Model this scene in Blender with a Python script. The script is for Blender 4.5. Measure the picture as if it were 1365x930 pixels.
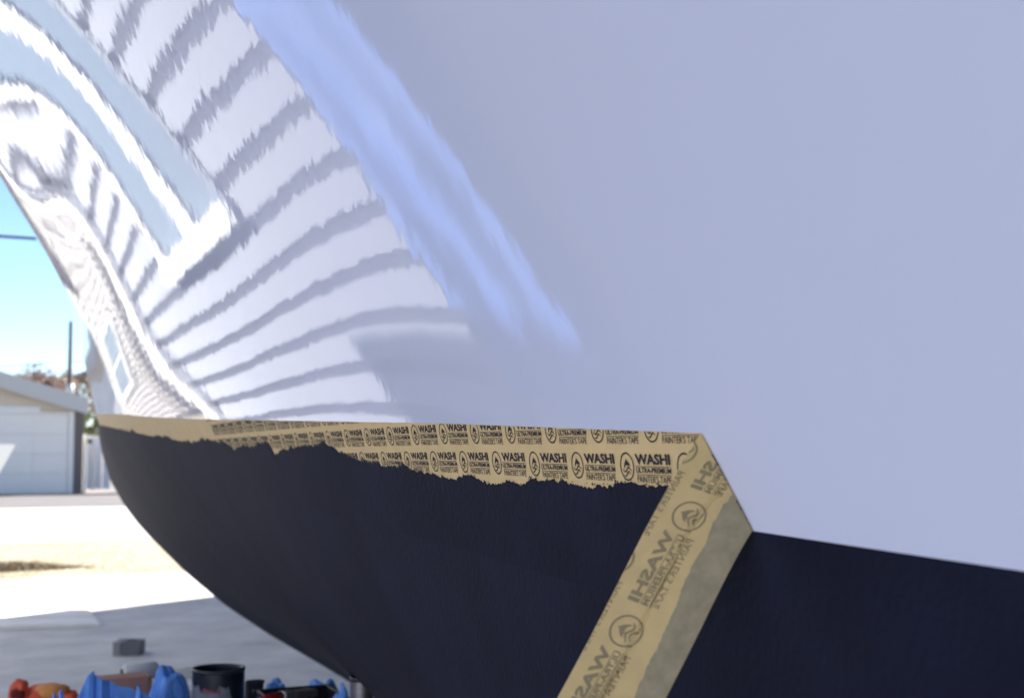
import bpy, bmesh, math, random
import numpy as np
from mathutils import Vector, Matrix, noise

for o in list(bpy.data.objects):
    bpy.data.objects.remove(o)
scene = bpy.context.scene
COL = scene.collection
R = math.radians
random.seed(7)

# ------------------------------------------------------------------ camera
EYE = 1.30                                  # the lens is level with the boat's waterline
cam = bpy.data.cameras.new('camera')
cam.sensor_width = 36.0
cam.lens = 47.47
cam.clip_start = 0.02
cam.clip_end = 3000
cam.dof.use_dof = True
cam.dof.focus_distance = 0.95
cam.dof.aperture_fstop = 14.0
cam_o = bpy.data.objects.new('camera', cam)
COL.objects.link(cam_o)
cam_o.location = (0, 0, EYE)
cam_o.rotation_euler = (R(90) + math.atan(128 / 1800), 0, -R(23.8))
scene.camera = cam_o

# ------------------------------------------------------------------ sky and sun
SUN_EL, SUN_ROT = R(28), math.atan2(0.857, 0.515)
world = bpy.data.worlds.new('World')
scene.world = world
world.use_nodes = True
wn = world.node_tree
bg = wn.nodes['Background']
sky = wn.nodes.new('ShaderNodeTexSky')
sky.sky_type = 'NISHITA'
sky.sun_disc = False
sky.sun_elevation = SUN_EL
sky.sun_rotation = SUN_ROT
sky.air_density = 1.0
sky.dust_density = 0.0
sky.ozone_density = 3.0
sky.altitude = 3000
wn.links.new(sky.outputs[0], bg.inputs[0])
bg.inputs[1].default_value = 0.055
sun = bpy.data.lights.new('sun', 'SUN')
sun.energy = 4.5
sun.angle = R(0.5)
sun.color = (1.0, 0.955, 0.90)
sun_o = bpy.data.objects.new('sun', sun)
COL.objects.link(sun_o)
sdir = Vector((math.sin(SUN_ROT) * math.cos(SUN_EL), math.cos(SUN_ROT) * math.cos(SUN_EL), math.sin(SUN_EL)))
sun_o.rotation_euler = (-sdir).to_track_quat('-Z', 'Y').to_euler()
sun_o.location = (20, 12, 30)
scene.view_settings.view_transform = 'Standard'
scene.view_settings.look = 'None'
scene.view_settings.exposure = 2.12
scene.view_settings.gamma = 1.0
scene.view_settings.use_curve_mapping = False

scene.cycles.max_bounces = 5

# ------------------------------------------------------------------ helpers
def cam_ray(px, py):
    """direction through a point of the 1365x930 picture"""
    p, y = math.atan(128 / 1800), R(23.8)
    f = Vector((math.sin(y) * math.cos(p), math.cos(y) * math.cos(p), math.sin(p)))
    r = Vector((math.cos(y), -math.sin(y), 0))
    u = r.cross(f)
    return f + r * ((px - 682.5) / 1800) - u * ((py - 465) / 1800), f, r, u
def at(px, py, Y):
    d = cam_ray(px, py)[0]
    return Vector((0, 0, EYE)) + d * (Y / d.y)
def on_level(px, py, Z):
    d = cam_ray(px, py)[0]
    return Vector((0, 0, EYE)) + d * ((Z - EYE) / d.z)

MATS = {}
def mat(name, col, rough=0.6, metal=0.0, var=0.0, scale=8.0, bump=0.0, bscale=60.0, spec=0.5, stretch=None, detail=6.0, col2=None, ior=1.5):
    if name in MATS: return MATS[name]
    m = bpy.data.materials.new(name); m.use_nodes = True
    nt = m.node_tree; b = nt.nodes['Principled BSDF']
    b.inputs['Base Color'].default_value = (*col, 1)
    b.inputs['Roughness'].default_value = rough
    b.inputs['Metallic'].default_value = metal
    b.inputs['IOR'].default_value = ior
    b.inputs['Specular IOR Level'].default_value = spec
    tc = nt.nodes.new('ShaderNodeTexCoord'); vec = tc.outputs['Object']
    if stretch:
        mp = nt.nodes.new('ShaderNodeMapping'); mp.inputs['Scale'].default_value = stretch
        nt.links.new(vec, mp.inputs[0]); vec = mp.outputs[0]
    if var or col2:
        n = nt.nodes.new('ShaderNodeTexNoise'); n.inputs['Scale'].default_value = scale; n.inputs['Detail'].default_value = detail
        n.inputs['Roughness'].default_value = 0.62
        nt.links.new(vec, n.inputs[0])
        rp = nt.nodes.new('ShaderNodeValToRGB')
        c2 = col2 or tuple(min(1, c * (1 + var)) for c in col)
        c1 = col if col2 else tuple(c * (1 - var) for c in col)
        rp.color_ramp.elements[0].position = 0.32; rp.color_ramp.elements[1].position = 0.68
        rp.color_ramp.elements[0].color = (*c1, 1); rp.color_ramp.elements[1].color = (*c2, 1)
        nt.links.new(n.outputs[0], rp.inputs[0]); nt.links.new(rp.outputs[0], b.inputs['Base Color'])
    if bump:
        n2 = nt.nodes.new('ShaderNodeTexNoise'); n2.inputs['Scale'].default_value = bscale; n2.inputs['Detail'].default_value = 4
        nt.links.new(vec, n2.inputs[0])
        bp = nt.nodes.new('ShaderNodeBump'); bp.inputs['Distance'].default_value = bump; bp.inputs['Strength'].default_value = 1.0
        nt.links.new(n2.outputs[0], bp.inputs['Height']); nt.links.new(bp.outputs[0], b.inputs['Normal'])
    MATS[name] = m
    return m

def tag(o, label=None, cat=None, group=None, kind=None):
    if label: o['label'] = label
    if cat: o['category'] = cat
    if group: o['group'] = group
    if kind: o['kind'] = kind
    return o
def empty(name, loc=(0, 0, 0), rz=0.0, **kw):
    o = bpy.data.objects.new(name, None); COL.objects.link(o)
    o.empty_display_size = 0.1
    o.location = loc; o.rotation_euler = (0, 0, rz)
    return tag(o, **kw)
def link(name, me, m, parent=None, smooth=False, loc=None):
    if m and not len(me.materials): me.materials.append(m)
    if smooth:
        for p in me.polygons: p.use_smooth = True
    o = bpy.data.objects.new(name, me); COL.objects.link(o)
    if parent: o.parent = parent
    if loc is not None: o.location = loc
    return o
def pyd(name, v, f, m, parent=None, smooth=False, loc=None):
    me = bpy.data.meshes.new(name); me.from_pydata([tuple(map(float, p)) for p in v], [], f); me.update()
    return link(name, me, m, parent, smooth, loc)
def bmobj(name, bm, m, parent=None, smooth=False, loc=None, normals=True):
    if normals: bmesh.ops.recalc_face_normals(bm, faces=bm.faces)
    me = bpy.data.meshes.new(name); bm.to_mesh(me); bm.free()
    return link(name, me, m, parent, smooth, loc)
def add_box(bm, x0, x1, y0, y1, z0, z1, bev=0.0, M=None):
    r = bmesh.ops.create_cube(bm, size=1.0)
    for v in r['verts']:
        v.co = Vector(((v.co.x + .5) * (x1 - x0) + x0, (v.co.y + .5) * (y1 - y0) + y0, (v.co.z + .5) * (z1 - z0) + z0))
    vs = r['verts']
    if bev:
        es = list({e for v in vs for e in v.link_edges})
        q = bmesh.ops.bevel(bm, geom=es, offset=bev, segments=1, affect='EDGES')
        vs = list({v for f in q['faces'] for v in f.verts} | {v for v in vs if v.is_valid})
    if M:
        for v in vs: v.co = M @ v.co
    return vs
def box(name, x0, x1, y0, y1, z0, z1, m, parent=None, bev=0.0, M=None):
    bm = bmesh.new(); add_box(bm, x0, x1, y0, y1, z0, z1, bev, M)
    return bmobj(name, bm, m, parent)
def prism(name, poly, y0, y1, m, parent=None):
    """polygon in x,z drawn out along y"""
    n = len(poly); v = [(x, y0, z) for x, z in poly] + [(x, y1, z) for x, z in poly]
    f = [tuple(range(n))[::-1], tuple(range(n, 2 * n))] + [(i, (i + 1) % n, n + (i + 1) % n, n + i) for i in range(n)]
    bm = bmesh.new(); vs = [bm.verts.new(p) for p in v]
    for q in f: bm.faces.new([vs[i] for i in q])
    return bmobj(name, bm, m, parent)
def lathe(name, prof, m, parent=None, seg=40, loc=None, smooth=True):
    v = []; f = []
    for k in range(seg):
        a = 2 * math.pi * k / seg
        for r, z in prof: v.append((r * math.cos(a), r * math.sin(a), z))
    n = len(prof)
    for k in range(seg):
        for i in range(n - 1):
            a, b = k * n + i, ((k + 1) % seg) * n + i
            f.append((a, b, b + 1, a + 1))
    o = pyd(name, v, f, m, parent, smooth, loc)
    return o
def tube(name, pts, rad, m, parent=None, seg=8, loc=None):
    v = []; f = []
    pts = [Vector(p) for p in pts]; n = len(pts)
    rads = rad if isinstance(rad, (list, tuple)) else [rad] * n
    for i, p in enumerate(pts):
        t = (pts[min(i + 1, n - 1)] - pts[max(i - 1, 0)]).normalized()
        a = t.orthogonal().normalized() if i == 0 else (a - t * a.dot(t)).normalized()
        b = t.cross(a)
        for k in range(seg):
            w = 2 * math.pi * k / seg
            v.append(p + (a * math.cos(w) + b * math.sin(w)) * rads[i])
    for i in range(n - 1):
        for k in range(seg):
            f.append((i * seg + k, i * seg + (k + 1) % seg, (i + 1) * seg + (k + 1) % seg, (i + 1) * seg + k))
    f.append(tuple(range(seg))[::-1]); f.append(tuple(range((n - 1) * seg, n * seg)))
    return pyd(name, v, f, m, parent, True, loc)

# ------------------------------------------------------------------ ground
M_conc = mat('driveway_concrete', (.62, .57, .52), .85, var=.17, scale=2.2, bump=.004, bscale=90)
M_alley = mat('alley_concrete', (.55, .53, .49), .9, var=.06, scale=.6)
M_dirt = mat('dry_dirt', (.40, .335, .22), .95, var=.08, scale=.8, bump=.02, bscale=12)
M_apron = mat('shaded_apron', (.16, .145, .14), .9, var=.12, scale=.7)  # garage shade put into the colour of the apron
def sheet(name, x0, x1, y0, y1, z, m):
    return tag(pyd(name, [(x0, y0, z), (x1, y0, z), (x1, y1, z), (x0, y1, z)], [(0, 1, 2, 3)], m), kind='structure')
sheet('ground', -900, 900, -900, 1800, 0.0, M_dirt)
drive = empty('driveway', (0, 0, 0), kind='structure')
M_joint = mat('joint_filler', (.2, .19, .18), .95)
def slab(x0, x1, y0, y1, tilt=.02):
    bm = bmesh.new(); vs = add_box(bm, x0, x1, y0, y1, -.06, .022, .006)
    for v in vs: v.co.y += tilt * v.co.x
    return bmobj('slab', bm, M_conc, drive)
yj = [-6, -3.4, -.4, 2.6, 5.6, 8.62, 11.2, 13.8]
for a, b in zip(yj[:-1], yj[1:]):
    slab(-2.0, 3.98, a + .012, b - .012, .06); slab(4.004, 10, a + .012, b - .012, .06)
sheet('alley', -300, 300, 19.2, 29.7, .006, M_alley)
sheet('apron', -300, 300, 29.7, 60, .012, M_apron)

SPL = np.array([
 0.49346,0.40183,0.32503,0.27333,0.26436,0.30848,0.38692,0.45580,0.49465,0.50686,0.50641,0.50484,0.50661,0.51205,0.52120,0.53457,
 0.68114,0.58182,0.49070,0.40502,0.33825,0.32515,0.36898,0.37797,0.35692,0.32399,0.30918,0.32168,0.35352,0.39456,0.44013,0.49001,
 0.86907,0.76129,0.65634,0.54734,0.43185,0.35547,0.36851,0.32187,0.25554,0.18074,0.15234,0.17361,0.22626,0.29398,0.36947,0.45189,
 1.05703,0.93958,0.82017,0.69153,0.54498,0.41141,0.36867,0.29296,0.19565,0.08428,0.04112,0.06152,0.12356,0.20883,0.30798,0.41886,
 1.24486,1.11559,0.97980,0.83153,0.65750,0.46671,0.35638,0.29784,0.18308,0.04842,-0.01970,-0.01553,0.04353,0.13787,0.25456,0.38893,
 1.43229,1.28773,1.13219,0.96152,0.76149,0.53034,0.38274,0.30304,0.19938,0.05775,-0.04058,-0.06272,-0.01483,0.08203,0.20982,0.36073,
 1.61895,1.45389,1.27381,1.07553,0.84519,0.58517,0.40684,0.32582,0.22937,0.08043,-0.04199,-0.08672,-0.05006,0.04509,0.17658,0.33452,
 1.80440,1.61172,1.40109,1.17013,0.90596,0.62645,0.42501,0.36351,0.26773,0.10257,-0.03542,-0.08865,-0.05726,0.03285,0.15932,0.31282,
 1.98814,1.75909,1.51103,1.24388,0.94926,0.66310,0.46742,0.40659,0.30392,0.12294,-0.01308,-0.05894,-0.02884,0.05115,0.16316,0.30062,
 2.16971,1.89473,1.60200,1.29522,0.97856,0.69799,0.52278,0.45677,0.35295,0.17351,0.05417,0.01788,0.04194,0.10438,0.19327,0.30495,
 2.34876,2.01870,1.67599,1.32919,0.99916,0.73091,0.56970,0.49931,0.42933,0.29078,0.18783,0.14889,0.15706,0.19504,0.25474,0.33406,
 2.52515,2.13260,1.73804,1.35533,1.01703,0.76292,0.61200,0.54047,0.50961,0.43687,0.36462,0.32362,0.31290,0.32403,0.35227,0.39614,
 2.69901,2.23920,1.79356,1.37953,1.03812,0.80336,0.67524,0.62152,0.61061,0.59056,0.55691,0.52484,0.50232,0.49060,0.48937,0.49809,
 2.87077,2.34171,1.84772,1.41378,1.07945,0.86673,0.76294,0.73232,0.74080,0.75517,0.75598,0.74180,0.71869,0.69268,0.66755,0.64452,
 3.04106,2.44348,1.91285,1.47379,1.15526,0.96524,0.88306,0.87246,0.89936,0.93724,0.96523,0.97247,0.95837,0.92784,0.88647,0.83748,
 3.21074,2.55158,1.99719,1.56562,1.26961,1.10255,1.03855,1.04321,1.08500,1.13971,1.18880,1.21827,1.22038,1.19459,1.14519,1.07709,
]).reshape(16,16)

# ------------------------------------------------------------------ the boat's hull (heights here are measured from the lens)
Y0, DY, NY, Z0, DZ, NZ = -0.5, 0.5, 16, -1.5, 0.25, 16
def _b(u): return [(1 - u) ** 3 / 6, (3 * u ** 3 - 6 * u ** 2 + 4) / 6, (-3 * u ** 3 + 3 * u ** 2 + 3 * u + 1) / 6, u ** 3 / 6]
def _X(y, z):
    a = np.clip((np.asarray(y, float) - Y0) / DY, 1, NY - 2.001); i = np.floor(a).astype(int); u = a - i
    b = np.clip((np.asarray(z, float) - Z0) / DZ, 1, NZ - 2.001); j = np.floor(b).astype(int); w = b - j
    bu, bw = _b(u), _b(w); s = 0
    for m in range(4):
        for n in range(4): s = s + SPL[i - 1 + m, j - 1 + n] * bu[m] * bw[n]
    return s
def xc(y): return 1.02 + (7.55 - y) * .14                 # the centreline, running forward and to port
_PL = 1 / math.hypot(1, .14)
def mirror(p):
    """across the centreline"""
    d = (p[..., 0] - xc(p[..., 1])) * _PL
    q = np.array(p, float); q[..., 0] -= 2 * d * _PL; q[..., 1] -= 2 * d * .14 * _PL
    return q
# stem profile: height, place along the boat
_SZ = [-1.195, -1.0, -.9, -.844, -.800, -.757, -.691, -.586, -.46, -.396, -.316, -.194, -.03, .077, .159, .5, 1.3]
_SY = [1.5, 3.1, 3.95, 4.45, 4.95, 5.395, 5.913, 6.471, 7.003, 7.239, 7.477, 7.747, 7.943, 8.015, 8.053, 8.25, 8.8]
def stem_y(z): return np.interp(z, _SZ, _SY)
def hull_x(y, z):
    """port side: athwart position for a place along the boat and a height"""
    y = np.asarray(y, float); z = np.asarray(z, float); y, z = np.broadcast_arrays(y, z)
    y0 = .12
    sl = np.clip((_X(np.full(y.shape, y0 + .05), z) - _X(np.full(y.shape, y0), z)) / .05, -.35, .35)
    ys = stem_y(z); yb = np.minimum(5.3, ys * .80)
    x = _X(np.clip(y, y0, yb), z)
    aft = y < y0
    d = np.where(aft, y0 - y, 0); x = x - sl * d * np.exp(-d / 1.5) + .02 * np.where(aft, d, 0) ** 2
    x0 = _X(yb, z); s0 = (x0 - _X(yb - .03, z)) / .03; x1 = xc(ys)
    ln = np.maximum(.2, ys - yb); t = np.clip((y - yb) / ln, 0, 1); av = (x1 - x0) / ln; s1 = np.maximum(2.0 * av - s0, av)
    h = (2 * t ** 3 - 3 * t ** 2 + 1) * x0 + (t ** 3 - 2 * t ** 2 + t) * ln * s0 + (-2 * t ** 3 + 3 * t ** 2) * x1 + (t ** 3 - t ** 2) * ln * s1
    x = np.where(y > yb, h, x)
    return np.minimum(x, xc(y))
def hull_n(y, z):
    e = 2e-3
    xy = (hull_x(y + e, z) - hull_x(y - e, z)) / (2 * e); xz = (hull_x(y, z + e) - hull_x(y, z - e)) / (2 * e)
    n = np.stack([-np.ones_like(xy), xy, xz], -1)
    return n / np.linalg.norm(n, axis=-1, keepdims=True)
_ty = [-3.5, .2, .58, .925, 1.3, 1.57, 2.104, 2.65, 3.11, 4.90, 8.5]
_tz = [-.085, -.003, .006, .0158, .0236, .0292, .0400, .0540, .0684, .1098, .195]
def z_top(y): return np.interp(y, _ty, _tz)
_yy = np.linspace(-3.5, 8.5, 500)
_zb = z_top(_yy) - .0455 * np.sqrt(1 - np.clip(hull_n(np.clip(_yy, .2, 5.4), z_top(np.clip(_yy, .2, 5.4)) - .02)[..., 2], -1, 1) ** 2)
def z_bot(y): return np.interp(y, _yy, _zb)
def on_hull(y, z, off=0.0):
    y = np.asarray(y, float); z = np.asarray(z, float)
    p = np.stack([hull_x(y, z), y, z + EYE], -1)
    return p + off[..., None] * hull_n(y, z) if isinstance(off, np.ndarray) else (p + off * hull_n(y, z) if off else p)

GEL1, GEL2 = .00020, .00010
# white gelcoat: glossy, with the faint print-through that breaks up reflections
def gelcoat():
    m = mat('white_gelcoat', (.79, .812, .968), .025, var=.018, scale=1.1, ior=1.52)
    nt = m.node_tree; b = nt.nodes['Principled BSDF']
    tc = nt.nodes.new('ShaderNodeTexCoord')
    def nz(scale, det, st):
        mp = nt.nodes.new('ShaderNodeMapping'); mp.inputs['Scale'].default_value = st
        n = nt.nodes.new('ShaderNodeTexNoise'); n.inputs['Scale'].default_value = scale; n.inputs['Detail'].default_value = det
        nt.links.new(tc.outputs['Object'], mp.inputs[0]); nt.links.new(mp.outputs[0], n.inputs[0]); return n.outputs[0]
    b1 = nt.nodes.new('ShaderNodeBump'); b1.inputs['Distance'].default_value = GEL1; b1.inputs['Strength'].default_value = 1
    b2 = nt.nodes.new('ShaderNodeBump'); b2.inputs['Distance'].default_value = GEL2; b2.inputs['Strength'].default_value = 1
    nt.links.new(nz(9.0, 1.0, (1, 1, 1.3)), b1.inputs['Height'])
    nt.links.new(nz(40.0, 2.4, (1, 1, .7)), b2.inputs['Height'])
    nt.links.new(b1.outputs[0], b2.inputs['Normal']); nt.links.new(b2.outputs[0], b.inputs['Normal'])
    # a thin film of dust left by the sanding keeps some patches a touch duller
    d = nt.nodes.new('ShaderNodeMapRange'); d.inputs['From Min'].default_value = .35; d.inputs['From Max'].default_value = .75
    d.inputs['To Min'].default_value = .015; d.inputs['To Max'].default_value = .05
    nt.links.new(nz(2.2, 3.0, (1, 1, 1)), d.inputs[0]); nt.links.new(d.outputs[0], b.inputs['Roughness'])
    return m
M_gel = gelcoat()
M_bottom = mat('black_bottom_paint', (.0095, .0112, .0285), .70, var=.34, scale=7, bump=.00035, bscale=210, spec=.12, detail=8)

boat = empty('sailboat', (xc(2.3), 2.3, .1), label='large white sailboat hull with black bottom paint, stern hidden to the right', cat='boat')
def hull_grid(lo, hi, rows, name, m, mirrored=False):
    """lo, hi: height functions of y"""
    ncol1, ncol2 = 230, 34
    V = []
    rr = np.linspace(0, 1, rows)
    for r in rr:
        ys_end = 7.5
        for _ in range(4): ys_end = float(stem_y(lo(np.array(ys_end)) + r * (hi(np.array(ys_end)) - lo(np.array(ys_end)))))
        ym = min(5.3, ys_end * .80)
        a = np.concatenate([np.linspace(-3.2, 0, 20, endpoint=False), np.linspace(0, 1, ncol1 - 20) * ym, ym + (ys_end - ym) * np.linspace(0, 1, ncol2 + 1)[1:]])
        z = lo(a) + r * (hi(a) - lo(a))
        x = hull_x(a, z); x[-1] = xc(a[-1])
        p_ = np.stack([x, a, z + EYE], 1)
        if mirrored: p_ = mirror(p_)
        V.append(p_)
    V = np.array(V); nc = V.shape[1]
    F = []
    for i in range(rows - 1):
        for j in range(nc - 1):
            q = (i * nc + j, i * nc + j + 1, (i + 1) * nc + j + 1, (i + 1) * nc + j)
            F.append(q if mirrored else q[::-1])
    o = pyd(name, V.reshape(-1, 3) - np.array(boat.location)[None], F, m, boat, True)
    return o, V
SHEER = 1.18
top_o, VT = hull_grid(z_bot, lambda y: np.full(np.shape(y), SHEER) + .012 * np.maximum(0, np.asarray(y)) , 64, 'topside', M_gel)
hull_grid(z_bot, lambda y: np.full(np.shape(y), SHEER) + .012 * np.maximum(0, np.asarray(y)), 40, 'topside', M_gel, True)
bot_o, VB = hull_grid(lambda y: np.full(np.shape(y), -1.195), z_bot, 56, 'underbody', M_bottom)
hull_grid(lambda y: np.full(np.shape(y), -1.195), z_bot, 30, 'underbody', M_bottom, True)
# deck and transom close the hull
edge = VT[-1]; n = len(edge)
dv = list(edge) + list(mirror(edge))
pyd('deck', np.array(dv) - np.array(boat.location)[None] - np.array([0, 0, .002]), [(i, n + i, n + i + 1, i + 1) for i in range(n - 2)] + [(n - 2, 2 * n - 2, n - 1)], mat('deck_white', (.7, .7, .68), .5), boat)
col = [p for p in VB[:, 0]] + [p for p in VT[1:, 0]]
m_ = len(col); tv = col + list(mirror(np.array(col)))
pyd('transom', np.array(tv) - np.array(boat.location)[None], [(i, i + 1, m_ + i + 1, m_ + i) for i in range(m_ - 1)], M_gel, boat)
rb = []
for s in (0, 1):
    pts = [(p[0], p[1], p[2] + .02) for p in (edge if s == 0 else mirror(edge))[::6]]
    tube('rub_rail', np.array(pts) - np.array(boat.location)[None], .022, mat('teak', (.22, .12, .06), .6), boat)
M_wood = mat('grey_timber', (.28, .22, .16), .85, var=.2, scale=14, stretch=(1, 8, 8))
for k, yk in enumerate((-2.4, .2, 2.6)):
    tag(box('keel_block', xc(yk) - .3, xc(yk) + .3, yk - .12, yk + .12, .024, .1075, M_wood, None, .008),
        ['timber keel block under the stern of the boat', 'timber keel block under the middle of the boat', 'timber keel block under the forward keel of the boat'][k], 'block', 'keel blocks under the boat')

# ------------------------------------------------------------------ masking tape: stuck along the waterline, then folded back and pulled away
TW = .0465
M_tape = mat('yellow_washi_tape', (.83, .60, .285), .62, var=.05, scale=40, bump=.00006, bscale=900, spec=.3)
M_back = mat('tape_back', (.70, .49, .21), .5, var=.07, scale=70, bump=.00008, bscale=600, spec=.35)
M_ink = mat('tape_ink', (.040, .036, .045), .7, spec=.2)
M_ghost = mat('ink_seen_through_tape', (.31, .235, .125), .55, spec=.3)
M_smear = mat('paint_seen_through_tape', (.31, .245, .14), .5, col2=(.42, .335, .195), scale=130, bump=.0001, bscale=700, spec=.35)
A_Y, B_Y = .5798, .540
def y_end(v): return A_Y + (B_Y - A_Y) * v
tape = empty('masking_tape', tuple(on_hull(np.array([1.2]), z_bot(np.array([1.2])))[0]), label='yellow printed painter\'s tape along the waterline, half painted black, its end folded back', cat='tape')
TO = np.array(tape.location)
def ridge(y, v):                                          # creases where the tape went on slack
    c = .255 + .05 * np.sin((y - .6) * 17) - .09 * np.clip((y - .72) / .25, 0, 1)
    h = .00032 * np.exp(-((v - c) / .022) ** 2) * np.exp(-((y - .71) / .12) ** 2)
    c2 = .16 + .20 * np.clip((.66 - y) / .09, 0, 1)
    return h + .00022 * np.exp(-((v - c2) / .02) ** 2) * np.exp(-((y - .62) / .05) ** 2)
def tape_pt(y, v, off):
    y = np.asarray(y, float); v = np.asarray(v, float)
    zt, zb = z_top(y), z_bot(y); z = zt + (zb - zt) * v
    return on_hull(y, z, .00045 + ridge(y, v) + off)
vs_ = np.linspace(0, 1, 29); ss = np.concatenate([np.linspace(0, .5, 160), .5 + np.linspace(0, 1, 300)[1:] * 5.3])
Vg, Sg = np.meshgrid(vs_, ss, indexing='ij'); Yg = y_end(Vg) + Sg
P = tape_pt(Yg, Vg, np.zeros_like(Yg)); nc = len(ss)
quads = lambda r, c: [(i * c + j, (i + 1) * c + j, (i + 1) * c + j + 1, i * c + j + 1) for i in range(r - 1) for j in range(c - 1)]
pyd('stuck_strip', P.reshape(-1, 3) - TO, quads(len(vs_), nc), M_tape, tape, True)
# the folded end
_, FW, RT, UP = cam_ray(682.5, 465)
FW, RT, UP = (np.array(q) for q in (FW, RT, UP))
D0 = .954 * (-.512 * RT - .859 * UP) - .30 * FW
FA, FB = tape_pt(np.array([A_Y]), np.array([0.]), np.array([.0006]))[0], tape_pt(np.array([B_Y]), np.array([1.]), np.array([.0006]))[0]
NS = np.cross(D0, FB - FA); NS /= np.linalg.norm(NS)
if NS @ FW > 0: NS = -NS
def strip_pt(u, v, off):
    """u: distance from the fold, v: across the tape"""
    u = np.asarray(u, float); v = np.asarray(v, float)
    p = FA + (FB - FA) * v[..., None] + D0 * u[..., None]
    lift = .0030 * (1 - np.exp(-u / .012)) + .0012 * np.sin(u * 38 + v * 2) * np.clip(u / .05, 0, 1) - .0016 * np.exp(-((v - .43 - .1 * np.clip(.03 - u, 0, 1) / .03) / .016) ** 2) * np.clip(u / .01, 0, 1)
    p = p + NS * (lift + off)[..., None]
    far = np.clip(u - .16, 0, None)                         # beyond the picture it droops
    return p + np.array([0, 0, -1.0]) * (far ** 2 * 1.6)[..., None] - D0 * (far ** 2 * .9)[..., None]
us = np.concatenate([np.linspace(0, .02, 14), np.linspace(.02, .2, 80)[1:], np.linspace(.2, .46, 40)[1:]]); vv = np.linspace(0, 1, 61)
Vg, Ug = np.meshgrid(vv, us, indexing='ij')
pyd('folded_strip', strip_pt(Ug, Vg, np.zeros_like(Ug)).reshape(-1, 3) - TO, quads(len(vv), len(us)), M_back, tape, True)['label'] = 'folded-back end, print showing mirrored through the adhesive side'
# black paint on its far face shows through as a grey smear with a ragged border
u2 = np.linspace(0, .45, 900)
def frac(x, s, o=4):
    return noise.fractal(Vector((x * s, 3.7, 1.3)), 1.0, 2.1, o)
bord = np.array([.63 + .10 * min(1, max(0, (a - .03) / .11)) + .035 * frac(a, 60) + .012 * frac(a, 400) for a in u2])
k_ = 12; VV = bord[:, None] + (1 - bord[:, None]) * np.linspace(0, 1, k_)[None]
UU = np.repeat(u2[:, None], k_, 1)
pyd('paint_smear', strip_pt(UU, VV, np.full_like(UU, .00035)).reshape(-1, 3) - TO, quads(len(u2), k_), M_smear, tape, True)

# --- the print
def text_flat(body, width, height, bold):
    cu = bpy.data.curves.new('print', 'FONT'); cu.body = body; cu.size = 1; cu.offset = bold; cu.resolution_u = 2
    o = bpy.data.objects.new('print', cu); COL.objects.link(o)
    dg = bpy.context.evaluated_depsgraph_get(); me = bpy.data.meshes.new_from_object(o.evaluated_get(dg))
    bpy.data.objects.remove(o)
    co = np.array([v.co[:2] for v in me.vertices]); f = [tuple(p.vertices) for p in me.polygons]
    co -= co.min(0); co *= np.array([width, height]) / co.max(0)
    return co, f
def stroke(pts, w):
    v = []; f = []
    pts = [np.array(p) for p in pts]; n_ = len(pts)
    for i, p in enumerate(pts):
        t = pts[min(i + 1, n_ - 1)] - pts[max(0, i - 1)]; t = t / np.linalg.norm(t); q = np.array([-t[1], t[0]])
        ww = w[i] if isinstance(w, (list, tuple)) else w
        v += [p + q * ww / 2, p - q * ww / 2]
    for i in range(n_ - 1): f.append((2 * i, 2 * i + 1, 2 * i + 3, 2 * i + 2))
    return np.array(v), f
cell = []                                                   # reading direction x, up y, metres; origin at the emblem's middle
mm = .001
a_ = [2 * math.pi * k / 48 for k in range(49)]
cell.append(stroke([(7.5 * mm * math.cos(a), 7.7 * mm * math.sin(a)) for a in a_], .95 * mm))
crest = [(-3.6, -1.8), (-3.4, .2), (-2.6, 2.0), (-1.3, 3.6), (-.6, 4.7), (-.1, 3.7), (1.3, 3.0), (2.9, 1.6), (3.7, .2), (2.2, .9), (1.3, .0), (.2, .9), (-1.2, .8), (-2.5, -.3)]
cell.append((np.array(crest) * mm, [(0, 1, 2, 13), (2, 3, 12, 13), (3, 4, 5, 12), (5, 11, 12), (5, 6, 10, 11), (6, 7, 9, 10), (7, 8, 9)]))
for dy, w_ in ((-1.7, 1.05), (-4.1, .95)):
    hw = 5.2 if dy > -3 else 4.0
    cell.append(stroke([(x * mm, (dy + 1.05 * math.sin(x * .85 + .4) + .12 * x) * mm) for x in np.linspace(-hw, hw, 18)], [w_ * mm * (.25 + .75 * math.sin(math.pi * (i + .5) / 18)) for i in range(18)]))
def put(tf, x, y): co, f = tf; cell.append((co + np.array([x, y]) * mm, f))
put(text_flat('WASHI', 38 * mm, 6.0 * mm, .035), 10.2, 1.3)
put(text_flat('ULTRA-PREMIUM', 38 * mm, 3.1 * mm, .024), 10.2, -3.4)
put(text_flat("PAINTER'S TAPE", 37 * mm, 3.9 * mm, .004), 10.7, -8.7)
for yy_ in (.4, -4.15):
    cell.append((np.array([(10.2, yy_), (48, yy_), (48, yy_ - .35), (10.2, yy_ - .35)]) * mm, [(0, 1, 2, 3)]))
cv = np.concatenate([c for c, f in cell]); cf = []; o_ = 0
for c, f in cell:
    cf += [tuple(i + o_ for i in q) for q in f]; o_ += len(c)
SK = .0312                                                   # the print runs slightly askew to the trimmed edge
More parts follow.
